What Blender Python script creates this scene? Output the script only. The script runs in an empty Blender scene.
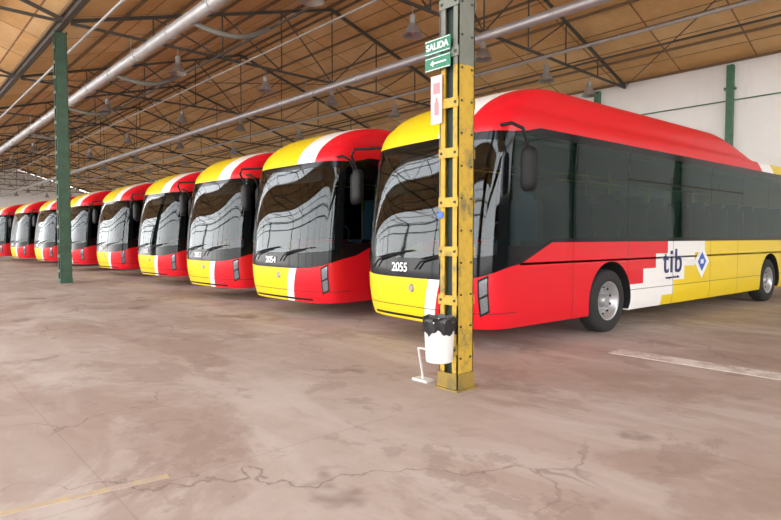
import bpy, bmesh, math, random
from mathutils import Vector, Matrix
random.seed(4)
scn=bpy.context.scene
col=scn.collection
scn.view_settings.view_transform='Standard'

# ---------------------------------------------------------------- helpers
def link(o,parent=None):
    col.objects.link(o)
    if parent: o.parent=parent
    return o
def empty(name,loc=(0,0,0),rz=0):
    e=bpy.data.objects.new(name,None); e.empty_display_size=.3
    e.location=loc; e.rotation_euler=(0,0,rz); return link(e)
def mk(name,me,parent=None,loc=(0,0,0),rot=(0,0,0)):
    o=bpy.data.objects.new(name,me); o.location=loc; o.rotation_euler=rot
    return link(o,parent)
def mesh(name,verts,faces,mats,fm=None,smooth=False,sharp=None):
    me=bpy.data.meshes.new(name); me.from_pydata([tuple(v) for v in verts],[],faces)
    for m in mats: me.materials.append(m)
    if fm:
        for p,i in zip(me.polygons,fm): p.material_index=i
    if smooth:
        me.polygons.foreach_set('use_smooth',[True]*len(me.polygons))
        if sharp: me.set_sharp_from_angle(angle=math.radians(sharp))
    me.update(); return me
class MB:
    def __init__(s): s.v=[];s.f=[];s.m=[]
    def add(s,v,f,m=0):
        o=len(s.v); s.v+= [tuple(a) for a in v]; s.f+=[tuple(i+o for i in q) for q in f]; s.m+=[m]*len(f)
    def box(s,a,b,m=0):
        x0,y0,z0=a;x1,y1,z1=b
        s.add([(x0,y0,z0),(x1,y0,z0),(x1,y1,z0),(x0,y1,z0),(x0,y0,z1),(x1,y0,z1),(x1,y1,z1),(x0,y1,z1)],
        [(0,3,2,1),(4,5,6,7),(0,1,5,4),(1,2,6,5),(2,3,7,6),(3,0,4,7)],m)
    def beam(s,p,q,w,h=None,m=0):
        h=h or w; p=Vector(p);q=Vector(q); d=(q-p).normalized()
        u=Vector((0,0,1)) if abs(d.z)<.95 else Vector((0,1,0))
        a=d.cross(u).normalized()*w/2; b=a.cross(d).normalized()*h/2
        vs=[p-a-b,p+a-b,p+a+b,p-a+b,q-a-b,q+a-b,q+a+b,q-a+b]
        s.add(vs,[(0,3,2,1),(4,5,6,7),(0,1,5,4),(1,2,6,5),(2,3,7,6),(3,0,4,7)],m)
    def tube(s,pts,r,n=10,m=0,cap=True,closed=False):
        pts=[Vector(p) for p in pts]; rings=[]; L_=len(pts)
        for i,p in enumerate(pts):
            if closed: d=(pts[(i+1)%L_]-pts[i-1]).normalized()
            else: d=(pts[min(i+1,L_-1)]-pts[max(i-1,0)]).normalized()
            u=Vector((0,0,1)) if abs(d.z)<.9 else Vector((0,1,0))
            a=d.cross(u).normalized(); b=a.cross(d).normalized()
            rr=r[i] if isinstance(r,(list,tuple)) else r
            rings.append([p+(a*math.cos(t)+b*math.sin(t))*rr for t in [2*math.pi*k/n for k in range(n)]])
        v=[q for g in rings for q in g]; f=[]
        for i in range(L_ if closed else L_-1):
            j=(i+1)%L_
            for k in range(n):
                f.append((i*n+k,i*n+(k+1)%n,j*n+(k+1)%n,j*n+k))
        if cap and not closed: f.append(tuple(range(n))[::-1]); f.append(tuple((L_-1)*n+k for k in range(n)))
        s.add(v,f,m)
    def lathe(s,prof,n=32,mats=None,axis='Z',c=(0,0,0)):
        v=[];f=[];fm=[]
        for r,h in prof:
            for k in range(n):
                t=2*math.pi*k/n
                if axis=='Z': v.append((c[0]+r*math.cos(t),c[1]+r*math.sin(t),c[2]+h))
                else: v.append((c[0]+h,c[1]+r*math.cos(t),c[2]+r*math.sin(t)))
        for i in range(len(prof)-1):
            for k in range(n):
                f.append((i*n+k,i*n+(k+1)%n,(i+1)*n+(k+1)%n,(i+1)*n+k)); fm.append(mats[i] if mats else 0)
        o=len(s.v); s.v+=v; s.f+=[tuple(i+o for i in q) for q in f]; s.m+=fm
    def make(s,name,mats,smooth=False,sharp=35):
        return mesh(name,s.v,s.f,mats,s.m,smooth,sharp)

# ---------------------------------------------------------------- materials
class NT:
    def __init__(s,name):
        s.mat=bpy.data.materials.new(name); s.mat.use_nodes=True; s.t=s.mat.node_tree
        s.b=s.t.nodes['Principled BSDF']
    def n(s,ty):
        return s.t.nodes.new(ty)
    def put(s,inp,v):
        if isinstance(v,bpy.types.NodeSocket): s.t.links.new(v,inp)
        else:
            if inp.type=='RGBA' and len(v)==3: v=(*v,1)
            inp.default_value=v
    def m(s,op,a,b=0,c=None):
        nd=s.t.nodes.new('ShaderNodeMath'); nd.operation=op
        s.put(nd.inputs[0],a); s.put(nd.inputs[1],b)
        if c is not None: s.put(nd.inputs[2],c)
        return nd.outputs[0]
    def mix(s,f,a,b,mode='MIX'):
        nd=s.t.nodes.new('ShaderNodeMix'); nd.data_type='RGBA'; nd.blend_type=mode
        s.put(nd.inputs[0],f); s.put(nd.inputs[6],a); s.put(nd.inputs[7],b); return nd.outputs[2]
    def obj(s):
        c=s.t.nodes.new('ShaderNodeTexCoord').outputs['Object']
        x=s.t.nodes.new('ShaderNodeSeparateXYZ'); s.put(x.inputs[0],c); return c,x.outputs[0],x.outputs[1],x.outputs[2]
    def noise(s,c,scale,detail=4,rough=.5,dist=0):
        nd=s.t.nodes.new('ShaderNodeTexNoise'); s.put(nd.inputs['Vector'],c)
        nd.inputs['Scale'].default_value=scale; nd.inputs['Detail'].default_value=detail
        nd.inputs['Roughness'].default_value=rough; nd.inputs['Distortion'].default_value=dist
        return nd.outputs['Fac']
    def ramp(s,f,a,b):
        nd=s.t.nodes.new('ShaderNodeMapRange'); s.put(nd.inputs[0],f); nd.inputs[1].default_value=a; nd.inputs[2].default_value=b
        return nd.outputs[0]
    def scale(s,c,v,loc=(0,0,0)):
        nd=s.t.nodes.new('ShaderNodeMapping'); s.put(nd.inputs[0],c); nd.inputs['Scale'].default_value=v; nd.inputs['Location'].default_value=loc; return nd.outputs[0]
    def bump(s,h,st=.3,d=.01):
        nd=s.t.nodes.new('ShaderNodeBump'); nd.inputs['Strength'].default_value=st; nd.inputs['Distance'].default_value=d
        s.put(nd.inputs['Height'],h); s.put(s.b.inputs['Normal'],nd.outputs[0])
    def set(s,**kw):
        for k,v in kw.items(): s.put(s.b.inputs[k.replace('_',' ')],v)
        return s.mat
def plain(name,c,rough=.5,metal=0,var=.12,sc=8,**kw):
    t=NT(name); co=t.obj()[0]
    n=t.noise(co,sc)
    cc=t.mix(n,tuple(a*(1-var) for a in c),tuple(min(1,a*(1+var)) for a in c))
    t.set(Base_Color=cc,Roughness=rough,Metallic=metal,**kw); return t.mat
def glass(name,tint,ior,rough,gcol=(1,1,1),wob=.0):
    t=NT(name); c=t.obj()[0]
    tr=t.n('ShaderNodeBsdfTransparent'); t.put(tr.inputs[0],tint)
    gl=t.n('ShaderNodeBsdfGlossy'); t.put(gl.inputs[0],gcol); gl.inputs['Roughness'].default_value=rough
    fr=t.n('ShaderNodeFresnel'); fr.inputs[0].default_value=ior
    if wob:
        bp_=t.n('ShaderNodeBump'); bp_.inputs['Strength'].default_value=wob; bp_.inputs['Distance'].default_value=.02
        t.put(bp_.inputs['Height'],t.noise(c,1.3,2)); t.put(gl.inputs['Normal'],bp_.outputs[0])
    mx=t.n('ShaderNodeMixShader'); t.put(mx.inputs[0],fr.outputs[0]); t.t.links.new(tr.outputs[0],mx.inputs[1]); t.t.links.new(gl.outputs[0],mx.inputs[2])
    out=[n for n in t.t.nodes if n.type=='OUTPUT_MATERIAL'][0]; t.t.links.new(mx.outputs[0],out.inputs[0])
    t.t.nodes.remove(t.b); return t.mat

YEL=(.80,.59,.012); RED=(.66,.008,.018); WHT=(.84,.84,.82)
def livery():
    t=NT('bus_livery_paint'); c,x,y,z=t.obj()
    lt=lambda a,b:t.m('LESS_THAN',a,b)
    gt=lambda a,b:t.m('GREATER_THAN',a,b)
    u1=t.m('SUBTRACT',x,t.m('MULTIPLY',t.m('MINIMUM',y,1.4),.22))
    up=t.mix(lt(u1,.72),RED,WHT); up=t.mix(lt(u1,.22),up,YEL)
    up=t.mix(gt(y,2.2),up,RED)
    v=t.m('ADD',y,t.m('MULTIPLY',t.m('SUBTRACT',z,2.8),1.2))
    up=t.mix(gt(v,9.0),up,WHT); up=t.mix(gt(v,9.7),up,YEL)
    zq=t.m('MULTIPLY',t.m('FLOOR',t.m('DIVIDE',z,.235)),.235)
    w=t.m('SUBTRACT',t.m('SUBTRACT',y,3.35),t.m('MULTIPLY',t.m('SUBTRACT',zq,.40),1.75))
    sd=t.mix(gt(w,0),RED,WHT); sd=t.mix(gt(w,1.45),sd,YEL)
    u2=t.m('SUBTRACT',x,t.m('MULTIPLY',t.m('SUBTRACT',z,.6),.35))
    fr=lt(y,1.4)
    lo=t.mix(t.m('MULTIPLY',fr,lt(u2,.50)),sd,WHT); lo=t.mix(t.m('MULTIPLY',fr,lt(u2,.30)),lo,YEL)
    colr=t.mix(gt(z,2.6),lo,up)
    g=None
    for k in (1.93,3.4,4.9,6.4,7.7,10.15,11.1):
        q=lt(t.m('ABSOLUTE',t.m('SUBTRACT',y,k)),.007)
        g=q if g is None else t.m('MAXIMUM',g,q)
    g=t.m('MULTIPLY',g,lt(z,1.40))
    h=lt(t.m('ABSOLUTE',t.m('SUBTRACT',z,.62)),.006); h=t.m('MULTIPLY',h,gt(y,3.4))
    h2=t.m('MULTIPLY',lt(t.m('ABSOLUTE',t.m('SUBTRACT',z,.50)),.007),lt(y,.7))
    g=t.m('MAXIMUM',g,t.m('MAXIMUM',h,h2))
    colr=t.mix(t.m('MULTIPLY',g,.75),colr,(.03,.02,.02))
    return t.set(Base_Color=colr,Roughness=.35,IOR=1.35,Coat_Weight=.2,Coat_Roughness=.06)
M_LIV=livery()
M_BLK=plain('bus_black_trim',(.010,.010,.011),.5,IOR=1.3)
M_GLZ=plain('bus_black_glazing',(.005,.006,.007),.08,IOR=1.3,var=.05)
M_WSH=glass('bus_windshield_glass',(.45,.49,.49),1.6,.03,gcol=(.82,.86,.88),wob=.12)
M_SGL=glass('bus_side_window_glass',(.12,.19,.18),1.42,.02,gcol=(.75,.9,.88),wob=.10)
M_LENS=plain('headlamp_lens',(.30,.33,.36),.08,metal=.7,sc=30,var=.4)
M_TYRE=plain('tyre_rubber',(.02,.02,.02),.8)
M_RIM=plain('wheel_rim_steel',(.42,.43,.44),.35,metal=.6)
M_WTXT=plain('white_lettering',(.85,.85,.85),.5,var=.02)
M_NAVY=plain('navy_lettering',(.01,.02,.12),.4,var=.02)
M_BLUE=plain('blue_emblem',(.03,.12,.5),.4,var=.05)
M_EMB=plain('badge_metal',(.35,.3,.32),.3,metal=.8)
M_INT=plain('wheelhouse_black',(.006,.006,.006),.9)
M_DASH=plain('dashboard_grey',(.05,.05,.055),.6)
M_SEAT=plain('seat_fabric',(.05,.09,.16),.8,var=.3,sc=20)
M_RAIL=plain('handrail_yellow',(.65,.45,.05),.4)
M_LIN=plain('bus_interior_lining',(.35,.35,.34),.7)

# ---------------------------------------------------------------- bus
HW=1.275; L=12.0; NE=3.8; YC=.76; ZT=3.50
def yf(z):
    if z<.9: return .12*((.9-z)/.6)**2
    if z<=2.76:
        a=(z-.9)/1.86; return .05*a+.22*a*a
    b=min(1,(z-2.76)/(ZT-2.755))
    return .27+.16*b+1.25*(1-(1-b**2.1)**(1/2.1))
def hw(z):
    if z<.5: return HW-.03*((.5-z)/.2)**2
    if z<=2.86: return HW
    if z<=3.06:
        c=(z-2.86)/.20; return HW-.05*(1-math.sqrt(max(0,1-c*c*.96)))
    c=min(1,(z-3.06)/(ZT-3.06)); return HW-.06-.04*c-.28*(1-max(0,1-c**3)**(1/3.))
def yc(z): return max(YC,yf(z)+.55)
def bp(s,z):
    a=min(1,abs(s)); ph=a*math.pi/2; sg=1 if s>=0 else -1
    Y=yf(z); C=yc(z)
    x=hw(z)*sg*math.sin(ph)**(2/NE) if ph>0 else 0
    y=Y+(C-Y)*(1-max(0,math.cos(ph))**(2/NE))
    if abs(s)>1: y=C+(abs(s)-1)
    return Vector((x,y,z))
def nrm(s,z):
    e=.004
    a=bp(s+e,z)-bp(s-e,z); b=bp(s,z+e)-bp(s,z-e)
    n=a.cross(b)
    return n.normalized() if n.length>1e-9 else Vector((0,-1,0))
def S(y): return 1+(y-YC)
def sx(x):
    return math.asin(min(1,(abs(x)/HW))**(NE/2))/(math.pi/2)*(1 if x>=0 else -1)
def patchl(mb,ss,zl,zh,nz,off=.006,m=0):
    zl_=zl if callable(zl) else (lambda s:zl); zh_=zh if callable(zh) else (lambda s:zh)
    v=[];f=[]; ns=len(ss)-1
    for s in ss:
        if abs(s)<1e-3: s=1e-3
        a,b=zl_(s),zh_(s)
        for j in range(nz+1):
            z=a+(b-a)*j/nz; v.append(bp(s,z)+nrm(s,z)*off)
    for i in range(ns):
        for j in range(nz):
            k=i*(nz+1)+j; f.append((k,k+nz+1,k+nz+2,k+1))
    mb.add(v,f,m)
def patch(mb,s0,s1,zl,zh,ns,nz,off=.006,m=0):
    patchl(mb,[s0+(s1-s0)*i/ns for i in range(ns+1)],zl,zh,nz,off,m)
def ring(z,ysides,yr,Dr=.45):
    pts=[]
    N=22
    for i in range(-N,N+1): pts.append(bp(i/N*.99999,z))
    h=hw(z);C=yc(z)
    for y in ysides:
        pts.append(Vector((h,C+(yr-Dr-C)*y,z)))
    for i in range(N+1):
        ph=math.pi/2*(1-2*i/N); sg=1 if ph>=0 else -1
        x=h*sg*abs(math.sin(ph))**(2/4.); y=yr-Dr*(1-abs(math.cos(ph))**(2/4.))
        pts.append(Vector((x,y,z)))
    for y in reversed(ysides): pts.append(Vector((-h,C+(yr-Dr-C)*y,z)))
    return pts
def stack(zs,yrf):
    ys=[i/12 for i in range(1,12)]
    v=[];f=[]
    for z in zs: v+=ring(z,ys,yrf(z))
    n=len(v)//len(zs)
    for i in range(len(zs)-1):
        for k in range(n): f.append((i*n+k,i*n+(k+1)%n,(i+1)*n+(k+1)%n,(i+1)*n+k))
    f.append(tuple(range(n))[::-1]); f.append(tuple((len(zs)-1)*n+k for k in range(n)))
    return v,f
YR=lambda z:12.0-.02*max(0,z-1)-(.25*max(0,(z-2.8)/.25)**2)
v,f=stack([.30,.34,.4,.5,.6,.75,.9,1.0,1.08,1.12],YR)
body=mesh('bus_lower_body',v,f,[M_LIV,M_INT])
v,f=stack([2.745,2.76,2.79,2.82,2.86,2.91,2.96,3.0,3.03,3.05],YR)
roofm=mesh('bus_roof_shell',v,f,[M_LIV,M_LIN],[0]*(len(f)-2)+[1,0],True,28)
WF,WR=2.92,9.55
cb=MB()
for y in (WF,WR):
    for sg in (1,-1):
        n=40; vs=[];
        for xx in ((.80*sg),(1.5*sg)):
            for k in range(n):
                t=2*math.pi*k/n; vs.append((xx,y+.585*math.cos(t),.50+.585*math.sin(t)))
        fs=[(k,(k+1)%n,n+(k+1)%n,n+k) for k in range(n)]+[tuple(range(n))[::-1],tuple(range(n,2*n))]
        if sg<0: fs=[q[::-1] for q in fs]
        cb.add(vs,fs)
cut=mk('cutter',cb.make('cutter',[M_INT])); tmp=mk('tmp',body)
for me in (cut.data,body):
    bmn=bmesh.new(); bmn.from_mesh(me); bmesh.ops.recalc_face_normals(bmn,faces=bmn.faces); bmn.to_mesh(me); bmn.free()
md=tmp.modifiers.new('b','BOOLEAN'); md.object=cut; md.operation='DIFFERENCE'; md.solver='EXACT'
dg=bpy.context.evaluated_depsgraph_get()
body2=bpy.data.meshes.new_from_object(tmp.evaluated_get(dg)); body2.name='bus_body_shell'
bpy.data.objects.remove(tmp); bpy.data.objects.remove(cut)
if len(body2.materials)<2: body2.materials.append(M_INT)
for p in body2.polygons:
    c=p.center
    ins=False
    for y in (WF,WR):
        if math.hypot(c.y-y,c.z-.5)<.59 and abs(c.x)<1.27 and abs(c.x)>.79 and c.z>.31: ins=True
    if c.z>1.115: ins=True
    p.material_index=1 if ins else 0
    p.use_smooth=True
body2.set_sharp_from_angle(angle=math.radians(28))
pz=[2.98,3.05,3.06]+[3.06+(ZT-3.06)*math.sin(math.pi/2*i/14) for i in range(1,15)]
v,f=stack(pz,lambda z:9.0-2.0*min(1,max(0,(z-3.0)/(ZT-3.0))))
pod=mesh('bus_roof_pod',v,f,[M_LIV],None,True,50)
mb=MB(); mb.box((-.9,9.4,3.04),(.9,11.2,3.16)); rearpod=mb.make('roof_unit',[M_LIV])
sh=MB()
def zlo(s):
    a=abs(s)
    if a<=1: return .90+.20*a**2.2
    y=a-1
    return min(1.38,1.10+ y*.42)
zhi=lambda s:2.76 if abs(s)<.9 else min(2.86,2.76+(abs(s)-.9)*.25)
for sg in (1,-1):
    patchl(sh,[sg*(1+(S(11.58)-1)*i/60) for i in range(61)],1.09,lambda s:zlo(s)+.02,2,.0)
sh.box((-1.25,11.55,1.1),(1.25,11.93,2.8))
sheets=sh.make('bus_side_sheets',[M_LIV],True,50)
wins=[(.66,1.93,1.34),(1.97,3.35,1.44),(3.37,4.85,1.44),(4.87,6.35,1.44),(6.37,7.85,1.44),(7.87,9.3,1.44),(9.32,10.8,1.48)]
gz=MB(); gp=MB(); gsd=MB()
def lin(a,b,n): return [a+(b-a)*i/n for i in range(n+1)]
wl=lambda s:1.17+.10*abs(s)**2
wh=lambda s:2.66-.05*abs(s)**3
F=lin(-.80,.80,56)
patchl(gp,F,wl,wh,16,.008)
patchl(gz,F,zlo,wl,4,.008); patchl(gz,F,wh,zhi,3,.008)
for sg in (1,-1):
    prev=.80
    for a,b,zl in wins:
        sa=max(S(a),.93) if a<1 else S(a); sb=S(b)
        patchl(gz,lin(sg*prev,sg*sa,4),zlo,zhi,12,.008)
        l=lin(sg*sa,sg*sb,10)
        patchl(gz,l,zlo,lambda s:max(zl,zlo(s)+.05),2,.008); patchl(gz,l,2.76,zhi,2,.008)
        patchl(gsd,l,lambda s:max(zl,zlo(s)+.05),2.76,8,.008)
        prev=sb
    patchl(gz,lin(sg*prev,sg*S(11.55),4),zlo,zhi,6,.008)
glazing=gz.make('bus_glazing_frame',[M_GLZ],True,60)
windshield=gp.make('bus_windshield',[M_WSH],True,60)
sidewin=gsd.make('bus_side_windows',[M_SGL],True,60)
fr=MB()
for a,b,zl in wins[2:5]:
    for sg in (1,-1):
        fr.box((sg*1.288-.006,a,2.33),(sg*1.288+.006,b,2.348))
frames=fr.make('bus_window_rails',[M_BLK])
it=MB()
it.box((-1.0,.42,1.10),(1.0,.80,1.22),0); it.box((.20,.62,1.2),(1.05,.95,1.36),0)
it.tube([(.62+.21*math.cos(t),1.02+.07*math.sin(t),1.45+.20*math.sin(t)) for t in [2*math.pi*k/24 for k in range(24)]],.016,6,0,closed=True)
it.tube([(.62,1.02,1.45),(.62,.9,1.25)],.03,8,0)
it.box((-.75,.47,2.46),(.75,.52,2.68),0)
it.box((-1.15,.5,2.69),(1.15,11.5,2.74),2)
def seat(x,y):
    it.box((x-.21,y,1.30),(x+.21,y+.42,1.40),1); it.box((x-.21,y+.38,1.36),(x+.21,y+.48,1.98),1)
    it.box((x-.12,y+.38,1.98),(x+.12,y+.46,2.12),1); it.box((x-.04,y+.1,1.1),(x+.04,y+.3,1.3),0)
seat(.62,1.35)
it.box((.15,2.0,1.12),(1.2,2.03,2.2),0)
y=2.9
while y<10.8:
    for x in (-.95,-.50,.50,.95): seat(x,y)
    y+=.82
for yy in (2.3,4.6,7.0,9.4):
    for x in (-.24,.24): it.tube([(x,yy,1.12),(x,yy,2.7)],.018,6,3)
for x in (-.3,.3): it.tube([(x,1.6,2.5),(x,11,2.5)],.016,6,3)
interior=it.make('bus_interior',[M_DASH,M_SEAT,M_LIN,M_RAIL])
hl=MB()
for sg in (1,-1):
    a,b=.56,.70
    k=lambda s:.45*(abs(s)-a)
    patch(hl,sg*a,sg*b,lambda s:.46+k(s),lambda s:.92+k(s),8,8,.006,0)
    patch(hl,sg*(a+.02),sg*(b-.02),lambda s:.70+k(s),lambda s:.89+k(s),6,6,.012,1)
    patch(hl,sg*(a+.02),sg*(b-.02),lambda s:.49+k(s),lambda s:.67+k(s),6,6,.012,1)
patch(hl,-.36,.36,.34,.375,10,2,.006,0)
lamps=hl.make('bus_headlamps',[M_BLK,M_LENS],True,60)
tr=MB()
def onsurf(pts,off): return [bp(sx(x),z)+nrm(sx(x),z)*off for x,z in pts]
for x0,d in ((-.75,1),(.18,1)):
    tr.tube(onsurf([(x0,1.02),(x0+.1,1.12),(x0+.45,1.2),(x0+.62,1.23)],.045),.012,6)
    tr.tube(onsurf([(x0+.1,1.16),(x0+.45,1.225),(x0+.85,1.27)],.03),.011,6)
for sg,mx,my in ((1,1.53,.60),(-1,1.62,.30)):
    tr.tube([(sg*1.10,.50,2.84),(sg*(mx-.14),my-.16,2.82),(sg*mx,my-.12,2.74),(sg*mx,my-.02,2.54)],.022,8)
    z0,z1=2.00,2.54
    prof=[(z0,.5),(z0+.03,.85),(z0+.1,1),(z1-.1,1),(z1-.03,.85),(z1,.5)]
    v=[];n=16
    for z,k in prof:
        for q in range(n):
            t=2*math.pi*q/n
            v.append((sg*mx+.10*k*math.copysign(abs(math.cos(t))**.6,math.cos(t)),my+.07*k*math.copysign(abs(math.sin(t))**.6,math.sin(t)),z))
    fs=[(i*n+q,i*n+(q+1)%n,(i+1)*n+(q+1)%n,(i+1)*n+q) for i in range(len(prof)-1) for q in range(n)]
    fs+=[tuple(range(n))[::-1],tuple((len(prof)-1)*n+q for q in range(n))]
    tr.add(v,fs)
trim=tr.make('bus_wipers_and_mirrors',[M_BLK],True,50)
em=MB(); em.lathe([(.001,.012),(.045,.012),(.055,0)],24,axis='Z')
emblem=em.make('bus_badge',[M_EMB])
wm=MB()
prof=[(0.001,-.03),(.07,-.03),(.085,-.05),(.10,-.115),(.20,-.105),(.235,-.06),(.262,-.02),(.285,-.004),(.295,-.004),(.305,-.01),(.36,.008),(.43,.0),(.468,-.025),(.482,-.07),(.482,-.23),(.44,-.28),(.28,-.28)]
wm.lathe(prof,48,[1]*8+[0]*8,axis='X')
for k in range(10):
    t=2*math.pi*k/10
    wm.tube([(-.11,.155*math.cos(t),.155*math.sin(t)),(-.085,.155*math.cos(t),.155*math.sin(t))],.014,6,1)
    t+=math.pi/10
    wm.tube([(-.105,.212*math.cos(t),.212*math.sin(t)),(-.086,.212*math.cos(t),.212*math.sin(t))],.022,8,2)
wheel=wm.make('bus_wheel',[M_TYRE,M_RIM,M_INT],True,40)
ax=MB()
for y in (WF,WR): ax.tube([(-1.0,y,.5),(1.0,y,.5)],.08,8)
ax.box((-.75,1.0,.32),(.75,11.5,.45)); axles=ax.make('bus_axles',[M_INT])

def text_mesh(body_,size,mat,bold=.0,ext=.004,sp=1.0):
    cu=bpy.data.curves.new('t','FONT'); cu.body=body_; cu.size=size; cu.extrude=ext; cu.offset=bold; cu.space_character=sp
    cu.align_x='CENTER'; cu.align_y='CENTER'
    o=bpy.data.objects.new('t',cu); col.objects.link(o)
    dg=bpy.context.evaluated_depsgraph_get(); me=bpy.data.meshes.new_from_object(o.evaluated_get(dg))
    bpy.data.objects.remove(o); me.materials.clear(); me.materials.append(mat); me.name='lettering_'+body_; return me
tib=text_mesh('tib',.58,M_NAVY,.004,sp=1.15)
tag=text_mesh('transport de les illes',.06,M_NAVY,.0)
YAW=math.radians(47.5)
def W(l,d,z=0):
    fx,fy=-math.sin(YAW),math.cos(YAW); rx,ry=math.cos(YAW),math.sin(YAW)
    return Vector((fx*d+rx*l,fy*d+ry*l,z))
lg=MB()
def diamond(mb,y,z,r,x,m):
    mb.add([(x,y-r,z),(x,y,z-r),(x,y+r,z),(x,y,z+r)],[(0,1,2,3)],m)
diamond(lg,6.02,1.0,.31,1.283,0); diamond(lg,6.02,1.0,.18,1.287,1)
lg.box((1.286,5.96,.96),(1.290,6.08,1.04),0)
logo=lg.make('bus_side_logo',[M_WTXT,M_BLUE])
buses=[ (1.04,6.62,38.5,'2055'),(-1.20,9.35,44,'2054'),(-3.50,12.2,45,'2053'),(-6.35,16.0,46.5,'2052'),
 (-9.62,19.8,47,'2051'),(-12.95,23.2,47,'2050'),(-16.3,26.6,47,'2049'),(-19.8,30.0,47,'2048'),(-23.4,33.4,47,'2047')]
for l,d,th,num in buses:
    rz=math.radians(th-42.5); p=W(l,d)
    p=p-Matrix.Rotation(rz,3,'Z')@Vector((HW,0,0))
    e=empty('city_bus',p,rz)
    for nm_,me_ in (('body_shell',body2),('roof_shell',roofm),('side_sheets',sheets),('roof_pod',pod),('roof_unit',rearpod),('glazing',glazing),('windshield',windshield),
        ('side_windows',sidewin),('window_rails',frames),('interior',interior),('headlamps',lamps),('wipers_mirrors',trim),('axles',axles)): mk(nm_,me_,e)
    for i,(sg,y) in enumerate(((1,WF),(1,WR),(-1,WF),(-1,WR))):
        mk('wheel_%d'%(i+1),wheel,e,(sg*1.245,y,.482),(0,0,0 if sg>0 else math.pi))
    nm=text_mesh(num,.17,M_WTXT,.003)
    sxx=sx(-.18); nn=nrm(sxx,1.03); q=bp(sxx,1.03)+nn*.018
    mk('fleet_number',nm,e,q,(math.radians(88),0,math.atan2(nn.x,-nn.y)))
    q=bp(.01,.76)
    mk('badge',emblem,e,(0.05,q.y-.002,.76),(math.radians(90),0,0))
    mk('side_lettering',tib,e,(1.283,4.88,1.02),(math.radians(90),0,math.radians(90)))
    mk('side_small_lettering',tag,e,(1.283,4.88,.76),(math.radians(90),0,math.radians(90)))
    mk('side_logo',logo,e)

# ---------------------------------------------------------------- floor
def floor_mat():
    t=NT('worn_concrete_floor'); c,x,y,z=t.obj()
    n1=t.noise(c,.28,5,.6); n2=t.noise(c,2.2,6,.65); n3=t.noise(c,25,4,.7)
    st=t.noise(t.scale(c,(.35,1.2,1)),1.1,5,.6,.6)
    big=t.noise(t.scale(c,(.6,1,1)),.55,7,.68,.5)
    patch_=t.noise(t.scale(c,(1,1,1),(7,3,0)),1.0,8,.72,.3)
    cc=t.mix(t.ramp(n1,.35,.65),(.39,.305,.262),(.49,.432,.398))
    cc=t.mix(t.m('MULTIPLY',t.ramp(n2,.35,.75),.5),cc,(.31,.225,.18))
    cc=t.mix(t.m('MULTIPLY',t.ramp(st,.50,.62),.5),cc,(.57,.53,.505))
    cc=t.mix(t.m('MULTIPLY',t.ramp(big,.52,.57),.45),cc,(.275,.19,.15))
    cc=t.mix(t.m('MULTIPLY',t.ramp(patch_,.56,.585),.36),cc,(.235,.165,.135))
    cc=t.mix(t.m('MULTIPLY',n3,.28),cc,(.30,.25,.225))
    nd=t.n('ShaderNodeTexNoise'); t.put(nd.inputs['Vector'],c); nd.inputs['Scale'].default_value=1.3; nd.inputs['Detail'].default_value=6
    va=t.n('ShaderNodeVectorMath'); va.operation='MULTIPLY_ADD'; t.put(va.inputs[0],nd.outputs['Color']); va.inputs[1].default_value=(1.3,1.3,0); t.put(va.inputs[2],c)
    vo=t.n('ShaderNodeTexVoronoi'); vo.feature='DISTANCE_TO_EDGE'; vo.inputs['Scale'].default_value=.42; t.put(vo.inputs['Vector'],va.outputs[0])
    cr=t.m('SUBTRACT',1,t.ramp(vo.outputs['Distance'],.0,.006))
    msk=t.ramp(t.noise(c,.35,2),.49,.56)
    cr=t.m('MULTIPLY',cr,msk)
    cc=t.mix(t.m('MULTIPLY',cr,.55),cc,(.13,.09,.07))
    jx=t.m('LESS_THAN',t.m('ABSOLUTE',t.m('SUBTRACT',t.m('FRACT',t.m('DIVIDE',t.m('ADD',x,1.3),4.0)),.5)),.0016)
    jy=t.m('LESS_THAN',t.m('ABSOLUTE',t.m('SUBTRACT',t.m('FRACT',t.m('DIVIDE',t.m('ADD',y,.6),3.1)),.5)),.002)
    j=t.m('MAXIMUM',jx,jy)
    cc=t.mix(t.m('MULTIPLY',j,.25),cc,(.2,.15,.12))
    o=t.ramp(t.noise(c,.9,4,.55),.64,.70)
    cc=t.mix(t.m('MULTIPLY',o,.6),cc,(.14,.09,.07))
    t.bump(t.m('SUBTRACT',n2,t.m('MULTIPLY',cr,1.5)),.25,.01)
    return t.set(Base_Color=cc,Roughness=t.m('ADD',.45,t.m('MULTIPLY',n2,.4)))
M_FLOOR=floor_mat()
mb=MB(); mb.box((-110,-45,-.2),(45,26,0)); mk('floor',mb.make('floor',[M_FLOOR]))
def patchy_strip(name,c,thr):
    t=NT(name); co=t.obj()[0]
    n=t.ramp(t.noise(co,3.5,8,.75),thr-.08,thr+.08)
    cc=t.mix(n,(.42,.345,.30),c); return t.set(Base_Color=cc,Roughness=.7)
M_WSTRIP=patchy_strip('patchy_white_strip',(.68,.65,.63),.46); M_YP=patchy_strip('worn_yellow_line_paint',(.52,.41,.21),.52)
mb=MB(); mb.box((-3.3,6.72,0.0),(6,7.05,.004)); mk('floor_strip_white',mb.make('w',[M_WSTRIP]))  # pale strip laid on the floor, colour broken up by noise
p,q=W(-2.9,2.3),W(-1.35,3.35)
mb=MB(); mb.beam((p.x,p.y,.001),(q.x,q.y,.001),.06,.004); mk('floor_marking_yellow',mb.make('y',[M_YP]))

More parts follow.
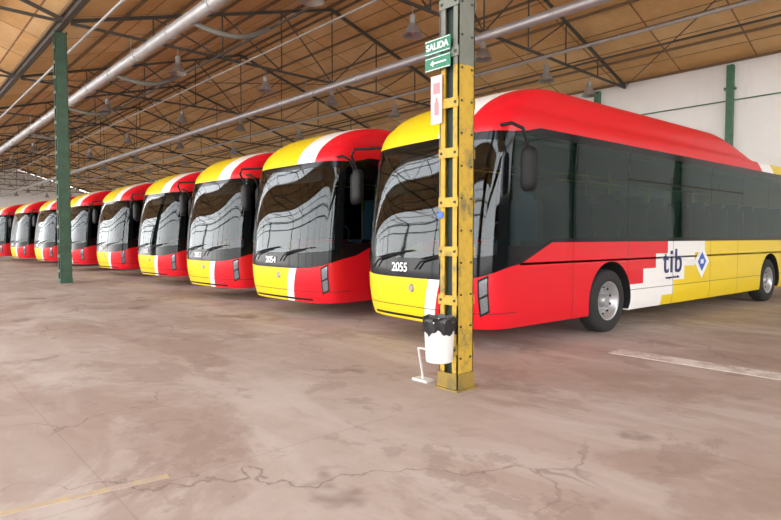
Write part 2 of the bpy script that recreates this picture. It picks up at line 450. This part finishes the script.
# ---------------------------------------------------------------- building
YV=4.3; ZV=8.0; YB=23.6; YM=(YV+YB)/2; ZR=10.9; X0=-92; X1=16; YF=-15.0; YFM=(YV+YF)/2
def ceil_mat():
    t=NT('fibre_roof_panels'); c,x,y,z=t.obj()
    br=t.n('ShaderNodeTexBrick'); t.put(br.inputs['Vector'],c)
    br.offset=0; br.inputs['Scale'].default_value=1; br.inputs['Brick Width'].default_value=2.6; br.inputs['Row Height'].default_value=1.30
    br.inputs['Mortar Size'].default_value=.028; br.inputs['Mortar Smooth'].default_value=.1
    t.put(br.inputs['Color1'],(.80,.47,.18)); t.put(br.inputs['Color2'],(.93,.66,.34)); t.put(br.inputs['Mortar'],(.18,.09,.04))
    n=t.noise(c,.6,5,.6); n2=t.noise(c,4,5,.7); n3=t.noise(t.scale(c,(.4,6,1)),3,4,.6)
    cc=t.mix(t.m('MULTIPLY',t.ramp(n,.4,.75),.5),br.outputs['Color'],(.48,.25,.08))
    cc=t.mix(t.m('MULTIPLY',t.ramp(n2,.5,.8),.35),cc,(.95,.78,.52))
    cc=t.mix(t.m('MULTIPLY',n3,.3),cc,(.44,.24,.10))
    return t.set(Base_Color=cc,Roughness=.85)
M_CEIL=ceil_mat()
M_STL=plain('truss_steel_dark',(.07,.065,.055),.6)
M_STL2=plain('purlin_steel',(.20,.13,.07),.7)
def slope(name,y0,z0,y1,z1):
    ln=math.hypot(y1-y0,z1-z0); mb=MB(); mb.box((0,0,0),(X1-X0,ln,.08))
    mk(name,mb.make(name,[M_CEIL]),None,(X0,y0,z0),(math.atan2(z1-z0,y1-y0),0,0))
slope('ceiling_rear_bay_front_slope',YV,ZV,YM,ZR); slope('ceiling_rear_bay_back_slope',YM,ZR,YB,ZV)
fz=lambda y: ZV+(ZR-ZV)*(1-abs(y-YFM)/((YV-YF)/2))
slope('ceiling_front_bay_back_slope',YFM+1.6,fz(YFM+1.6),YV,ZV)
slope('ceiling_front_bay_front_slope',-12.2,fz(-12.2),YFM-1.4,fz(YFM-1.4))  # unseen slope, left open at ridge and eave to shape windshield reflections
def truss(ya,yb):
    mb=MB(); ym=(ya+yb)/2; zb=ZV-.25; n=4
    mb.beam((0,ya,zb),(0,yb,zb),.075,.075)
    tops=[];bots=[]
    for i in range(2*n+1):
        y=ya+(yb-ya)*i/(2*n); h=(ZR-ZV)*(1-abs(y-ym)/((yb-ya)/2)); tops.append((0,y,ZV-.18+h)); bots.append((0,y,zb))
    mb.beam(tops[0],tops[n],.08,.10); mb.beam(tops[n],tops[-1],.08,.10)
    for i in range(1,2*n): mb.beam(bots[i],tops[i],.035,.035)
    for i in range(1,n):
        mb.beam(bots[i+1],tops[i],.04,.04); mb.beam(bots[2*n-i-1],tops[2*n-i],.04,.04)
    return mb
t1=truss(YV+.12,YB-.05).make('truss_a',[M_STL]); t2=truss(YF,YV-.12).make('truss_b',[M_STL])
x=X0+3
while x<X1:
    mk('roof_truss',t1,None,(x,0,0)); mk('roof_truss',t2,None,(x,0,0)); x+=7.8
mb=MB()
def pur(ya,za,yb,zb_,n):
    for i in range(n+1):
        y=ya+(yb-ya)*i/n; z=za+(zb_-za)*i/n-.07
        mb.beam((X0,y,z),(X1,y,z),.06,.09)
pur(YV+.15,ZV,YM,ZR,6); pur(YM+.3,ZR-.1,YB-.15,ZV,6); pur(YF,ZV,YFM,ZR,6); pur(YFM+1.3,ZR-.4,YV-.15,ZV,6)
mk('roof_purlins',mb.make('purlins',[M_STL2]))
mb=MB()
mb.beam((X0,YV,ZV-.14),(X1,YV,ZV-.14),.16,.22); mb.box((X0,YV-.12,ZV-.03),(X1,YV+.12,ZV-.0))
mk('valley_girder',mb.make('girder',[M_STL]))
mb=MB()
for y in (8.9,YM,19):
    mb.beam((X0,y,ZV-.3),(X1,y,ZV-.3),.045,.06)
x=X0+3
while x<X1-7.8:
    mb.tube([(x,YV+.2,ZV-.3),(x+7.8,YM,ZV-.3)],.018,6); mb.tube([(x+7.8,YM,ZV-.3),(x,YB-.2,ZV-.3)],.018,6); x+=15.6
mk('roof_wind_bracing',mb.make('bracing',[M_STL]))
def wall_mat():
    t=NT('whitewashed_wall'); c,x,y,z=t.obj()
    n=t.noise(c,.5,6,.65); n2=t.noise(t.scale(c,(3,3,.3)),1.2,5,.6)
    cc=t.mix(t.ramp(n,.35,.7),(.95,.95,.95),(.88,.88,.87)); cc=t.mix(t.m('MULTIPLY',t.ramp(n2,.6,.85),.4),cc,(.66,.66,.64))
    return t.set(Base_Color=cc,Roughness=.85)
M_WALL=wall_mat()
mb=MB(); mb.box((X0,YB,0),(X1,YB+.3,ZV+.05)); mk('wall_back',mb.make('wb',[M_WALL]))
mb=MB(); mb.box((X0-.3,YF,0),(X0,YB,ZV-.1))
mb.add([(X0,YV,ZV-.1),(X0,YB,ZV-.1),(X0,YM,ZR)],[(0,1,2)]); mb.add([(X0,YF,ZV-.1),(X0,YV,ZV-.1),(X0,YFM,ZR)],[(0,1,2)])
mk('wall_left',mb.make('wl',[M_WALL]))
M_WALLG=plain('rendered_wall_grey_green',(.10,.13,.10),.8,var=.5,sc=.6)
mb=MB()
mb.box((X1,3.0,0),(X1+.3,YB,4.2)); mb.box((X1,YF,6.6),(X1+.3,3.0,ZV-.1))
y=3.0
while y<YB: mb.box((X1,y,4.2),(X1+.3,y+.3,ZV-.1)); y+=4.1
mb.box((X1,3.0,ZV-.4),(X1+.3,YB,ZV-.1))
mk('wall_right',mb.make('wr',[M_WALLG]))
M_GRN=plain('green_column_paint',(.06,.17,.10),.5,var=.5,sc=5)
mb=MB(); x=-90.2
while x<X1:
    mb.box((x-.11,YB-.22,0),(x+.11,YB,ZV-.2)); mb.box((x-.18,YB-.24,ZV-1.1),(x+.18,YB,ZV-1.02)); x+=5.2
mb.beam((X0,YB-.12,6.5),(X1,YB-.12,6.5),.04,.04)
mk('wall_pilasters',mb.make('pil',[M_GRN]))
mb=MB(); x=X0+3
while x<X1:
    mb.box((x-.12,YF-.12,0),(x+.12,YF+.12,ZV-.2)); x+=7.8
for z in (ZV-.3,ZV-1.6): mb.beam((X0,YF,z),(X1,YF,z),.12,.16)
mk('yard_reflection_frame',mb.make('frame',[M_GRN]))  # unseen posts and rails added to break up the windshield reflections

M_GALV=plain('galvanised_duct',(.50,.51,.52),.42,metal=.5,sc=3,var=.25)
M_HOSE=plain('flexible_hose',(.20,.20,.18),.6)
M_LAMP=plain('lamp_shade_aluminium',(.40,.40,.40),.4,metal=.5); M_BULB=plain('lamp_bulb_glass',(.8,.8,.78),.2)
def duct(name,y,z,r,hoses=()):
    mb=MB(); mb.tube([(X0+.05,y,z),(X1-.05,y,z)],r,20)
    x=X0+1
    while x<X1-.5:
        mb.tube([(x,y,z),(x+.06,y,z)],r+.018,20); x+=2.6
    x=X0+3
    while x<X1:
        mb.tube([(x,y,z+r),(x,y,ZV-.25)],.012,6); x+=7.8
    for x in hoses:
        pts=[]; n=60
        for i in range(n+1):
            t=i/n; pts.append((x+.25*math.sin(t*3),y+2.2*t,z-.1-.35*math.sin(t*math.pi)+.35*t))
        mb.tube(pts,[.065+.010*(i%2) for i in range(n+1)],10,1)
    return mk(name,mb.make(name,[M_GALV,M_HOSE],True,40))
duct('exhaust_duct',6.1,7.05,.17,(-9.5,-14.2,-20.5,-27,-35)); duct('exhaust_duct',12.7,7.05,.13); duct('conduit_pipe',16.2,7.3,.05); duct('conduit_pipe',9.6,7.5,.03); duct('conduit_pipe',4.9,7.6,.04)
mb=MB(); k=1.25
mb.lathe([(a*k,b*k) for a,b in [(.001,.42),(.07,.42),(.07,.24),(.10,.22),(.15,.10),(.22,0),(.235,-.02),(.20,0),(.13,.10),(.05,.2),(.001,.2)]],24)
mb.tube([(0,0,.42*k),(0,0,.80)],.012,6)
mb.lathe([(a*k,b*k) for a,b in [(.001,.02),(.05,.04),(.07,.1),(.05,.18),(.001,.2)]],12,[1]*4)
lamp=mb.make('high_bay_lamp',[M_LAMP,M_BULB],True,50)
x=X0+3
while x<X1:
    for y in (7.6,10.9,YM,17.5,20.5): mk('high_bay_lamp',lamp,None,(x,y,ZV-1.07))
    x+=7.8

# ---------------------------------------------------------------- columns
def col_mat():
    t=NT('column_paint_yellow_green'); c,x,y,z=t.obj()
    n=t.noise(c,5,6,.7); n2=t.noise(c,1.6,3); n4=t.noise(c,14,5,.7)
    y1=t.mix(t.ramp(n,.50,.66),(.52,.33,.03),(.15,.13,.05))
    y1=t.mix(t.m('MULTIPLY',t.ramp(n4,.45,.7),.4),y1,(.25,.18,.04))
    g=t.mix(n,(.10,.12,.09),(.22,.23,.20))
    top=t.m('GREATER_THAN',t.m('ADD',z,t.m('MULTIPLY',n2,.2)),3.15)
    cc=t.mix(top,y1,g)
    low=t.m('LESS_THAN',t.m('ADD',z,t.m('MULTIPLY',n,.35)),.34)
    cc=t.mix(t.m('MULTIPLY',low,.6),cc,(.12,.09,.03))
    return t.set(Base_Color=cc,Roughness=.6)
M_COL=col_mat(); M_DKG=plain('column_inner_dark_green',(.02,.04,.03),.6,var=.5)
M_COL2=plain('column_green_steel',(.045,.10,.065),.6,var=.45,sc=4)
M_COL3=plain('column_faded_paint',(.20,.18,.06),.6,var=.6,sc=3)
def column(name,p,h,mats,a=.115):
    mb=MB(); t=.012
    for sg in (1,-1):
        mb.box((min(sg*a,sg*(a-t)),-a,0),(max(sg*a,sg*(a-t)),a,h))
        for s2 in (1,-1):
            mb.box((min(sg*a,sg*(a-.065)),min(s2*a,s2*(a-t)),0),(max(sg*a,sg*(a-.065)),max(s2*a,s2*(a-t)),h))
    mb.box((-.06,-a+.05,0),(.06,a-.05,h),1)
    z=.35
    while z<h:
        for s2 in (1,-1):
            mb.box((-a-.003,min(s2*(a+.010),s2*a),z),(a+.003,max(s2*(a+.010),s2*a),z+.09))
            for bx in (-.085,.085):
                mb.box((bx-.012,s2*(a+.010)-.008,z+.032),(bx+.012,s2*(a+.010)+.008,z+.056),1)
        z+=.46
    z=.3
    while z<h:
        for yy in (-.07,.07): mb.box((a,yy-.009,z),(a+.010,yy+.009,z+.018),1)
        z+=.30
    mb.box((-a-.03,-a-.03,0),(a+.03,a+.03,.015),0)
    mb.box((-a-.010,-a-.010,.015),(a+.010,-a,.16),0); mb.box((a,-a-.010,.015),(a+.010,a+.010,.16),0)
    return mk(name,mb.make(name,mats),None,p)
P1=W(.63,5.36)
column('steel_column',(P1.x,P1.y,0),ZV-.26,[M_COL,M_DKG])
P2=W(-10.25,17.65)
column('steel_column',(P2.x,P2.y,0),ZV-.26,[M_COL2,M_COL3],.16)
mb=MB(); mb.tube([(P1.x-.135,P1.y-.08,1.2),(P1.x-.135,P1.y-.08,6.9)],.012,8); mk('electrical_conduit',mb.make('cond',[M_GALV],True))

# signs
M_SG=plain('sign_green',(.01,.17,.09),.4,var=.05); M_PINK=plain('faded_sign_paper',(.74,.50,.50),.6,var=.08)
e=empty('exit_sign',(P1.x-.10,P1.y-.15,0))
mb=MB(); mb.box((-.17,-.008,3.17),(.15,.0,3.31)); mb.box((-.17,-.008,3.02),(.15,0,3.15)); mb.box((-.02,0,3.04),(.02,.04,3.29))
mk('panel',mb.make('p',[M_SG]),e)
mb=MB()
mb.add([(-.10,-.011,3.085),(-.06,-.011,3.055),(-.06,-.011,3.115)],[(0,1,2)]); mb.box((-.06,-.0112,3.078),(.10,-.009,3.092))
for z in (3.025,3.135,3.178,3.298): mb.box((-.165,-.0105,z),(.145,-.009,z+.006))
mk('arrow',mb.make('a',[M_WTXT]),e)
mk('lettering',text_mesh('SALIDA',.085,M_WTXT,.002,.002),e,(-.01,-.012,3.238),(math.radians(90),0,0))
e=empty('fire_extinguisher_sign',(P1.x-.13,P1.y-.14,0))
mb=MB(); mb.box((-.075,-.004,2.52),(.065,.004,2.97)); mk('paper',mb.make('pp',[M_PINK]),e)
M_PINK2=plain('faded_sign_red',(.72,.22,.24),.6)
mb=MB(); mb.box((-.025,-.007,2.60),(.025,-.003,2.72))
mb.tube([(0,-.006,2.72),(0,-.006,2.76)],.010,6); mb.box((-.04,-.007,2.80),(.04,-.003,2.90)); mk('pictogram',mb.make('pi',[M_PINK2]),e)
mb=MB(); mb.lathe([(.001,.004),(.035,.004),(.035,0)],20,axis='Z'); o=mk('round_sticker',mb.make('st',[M_BLUE]),None,(P1.x-.09,P1.y-.1255,1.66),(math.radians(90),0,0))

# litter bin
PB=W(.44,5.03)
M_BIN=plain('bin_white_plastic',(.66,.66,.64),.45,var=.06); M_BAG=plain('black_bin_bag',(.012,.012,.013),.3)
e=empty('litter_bin',(PB.x,PB.y,0))
mb=MB(); mb.lathe([(.001,.33),(.118,.33),(.122,.345),(.136,.62),(.142,.70),(.13,.70),(.11,.36),(.001,.36)],36); mk('bucket',mb.make('bk',[M_BIN],True,40),e)
mb=MB(); n=48; v=[]
prof=[(.128,.60),(.146,.60),(.150,.64),(.148,.70),(.152,.725),(.135,.735),(.12,.68),(.10,.58),(.001,.55)]
for i,(r,z) in enumerate(prof):
    for k in range(n):
        t=2*math.pi*k/n; w=(.006*math.sin(9*t+i)+.005*math.sin(17*t+2*i)) if i not in (8,) else 0
        zz=z+(.022*math.sin(5*t)+.012*math.sin(13*t) if i in(0,1) else .006*math.sin(7*t+i)); v.append(((r+w)*math.cos(t),(r+w)*math.sin(t),zz))
mb.add(v,[(i*n+k,i*n+(k+1)%n,(i+1)*n+(k+1)%n,(i+1)*n+k) for i in range(len(prof)-1) for k in range(n)])
mk('bag',mb.make('bg',[M_BAG],True,60),e)
mb=MB(); dv=(Vector((P1.x,P1.y,0))-Vector((PB.x,PB.y,0)))
for z in (.42,.6): mb.beam(Vector((0,0,z))+dv*.38,Vector((0,0,z))+dv*.60,.03,.03)
mk('bracket',mb.make('br',[M_STL]),e)
FT=W(.33,5.62)-Vector((PB.x,PB.y,0))
mb=MB(); mb.box((FT.x-.10,FT.y-.06,0),(FT.x+.10,FT.y+.06,.022)); mb.beam((FT.x,FT.y,.02),(FT.x+.03,FT.y-.1,.35),.015,.015); mb.beam((FT.x+.03,FT.y-.1,.35),(.05,.12,.40),.015,.015)
mk('stand_foot',mb.make('sf',[M_BIN]),e)

# ---------------------------------------------------------------- sky light
w=bpy.data.worlds.new('sky'); scn.world=w; w.use_nodes=True
nt=w.node_tree; bg=nt.nodes['Background']
tc=nt.nodes.new('ShaderNodeTexCoord'); sp=nt.nodes.new('ShaderNodeSeparateXYZ'); nt.links.new(tc.outputs['Generated'],sp.inputs[0])
cr=nt.nodes.new('ShaderNodeValToRGB'); nt.links.new(sp.outputs[2],cr.inputs[0])
cr.color_ramp.elements[0].position=0; cr.color_ramp.elements[0].color=(1,.98,.96,1)
cr.color_ramp.elements[1].position=.8; cr.color_ramp.elements[1].color=(.86,.91,1,1)
nt.links.new(cr.outputs[0],bg.inputs[0]); bg.inputs[1].default_value=6.8

cam=bpy.data.cameras.new('camera'); cam.lens=36*561/781; cam.sensor_width=36; cam.clip_end=400
co=bpy.data.objects.new('camera',cam); link(co)
co.location=(0,0,1.45); co.rotation_euler=(math.radians(90-2.35),0,YAW)
scn.camera=co
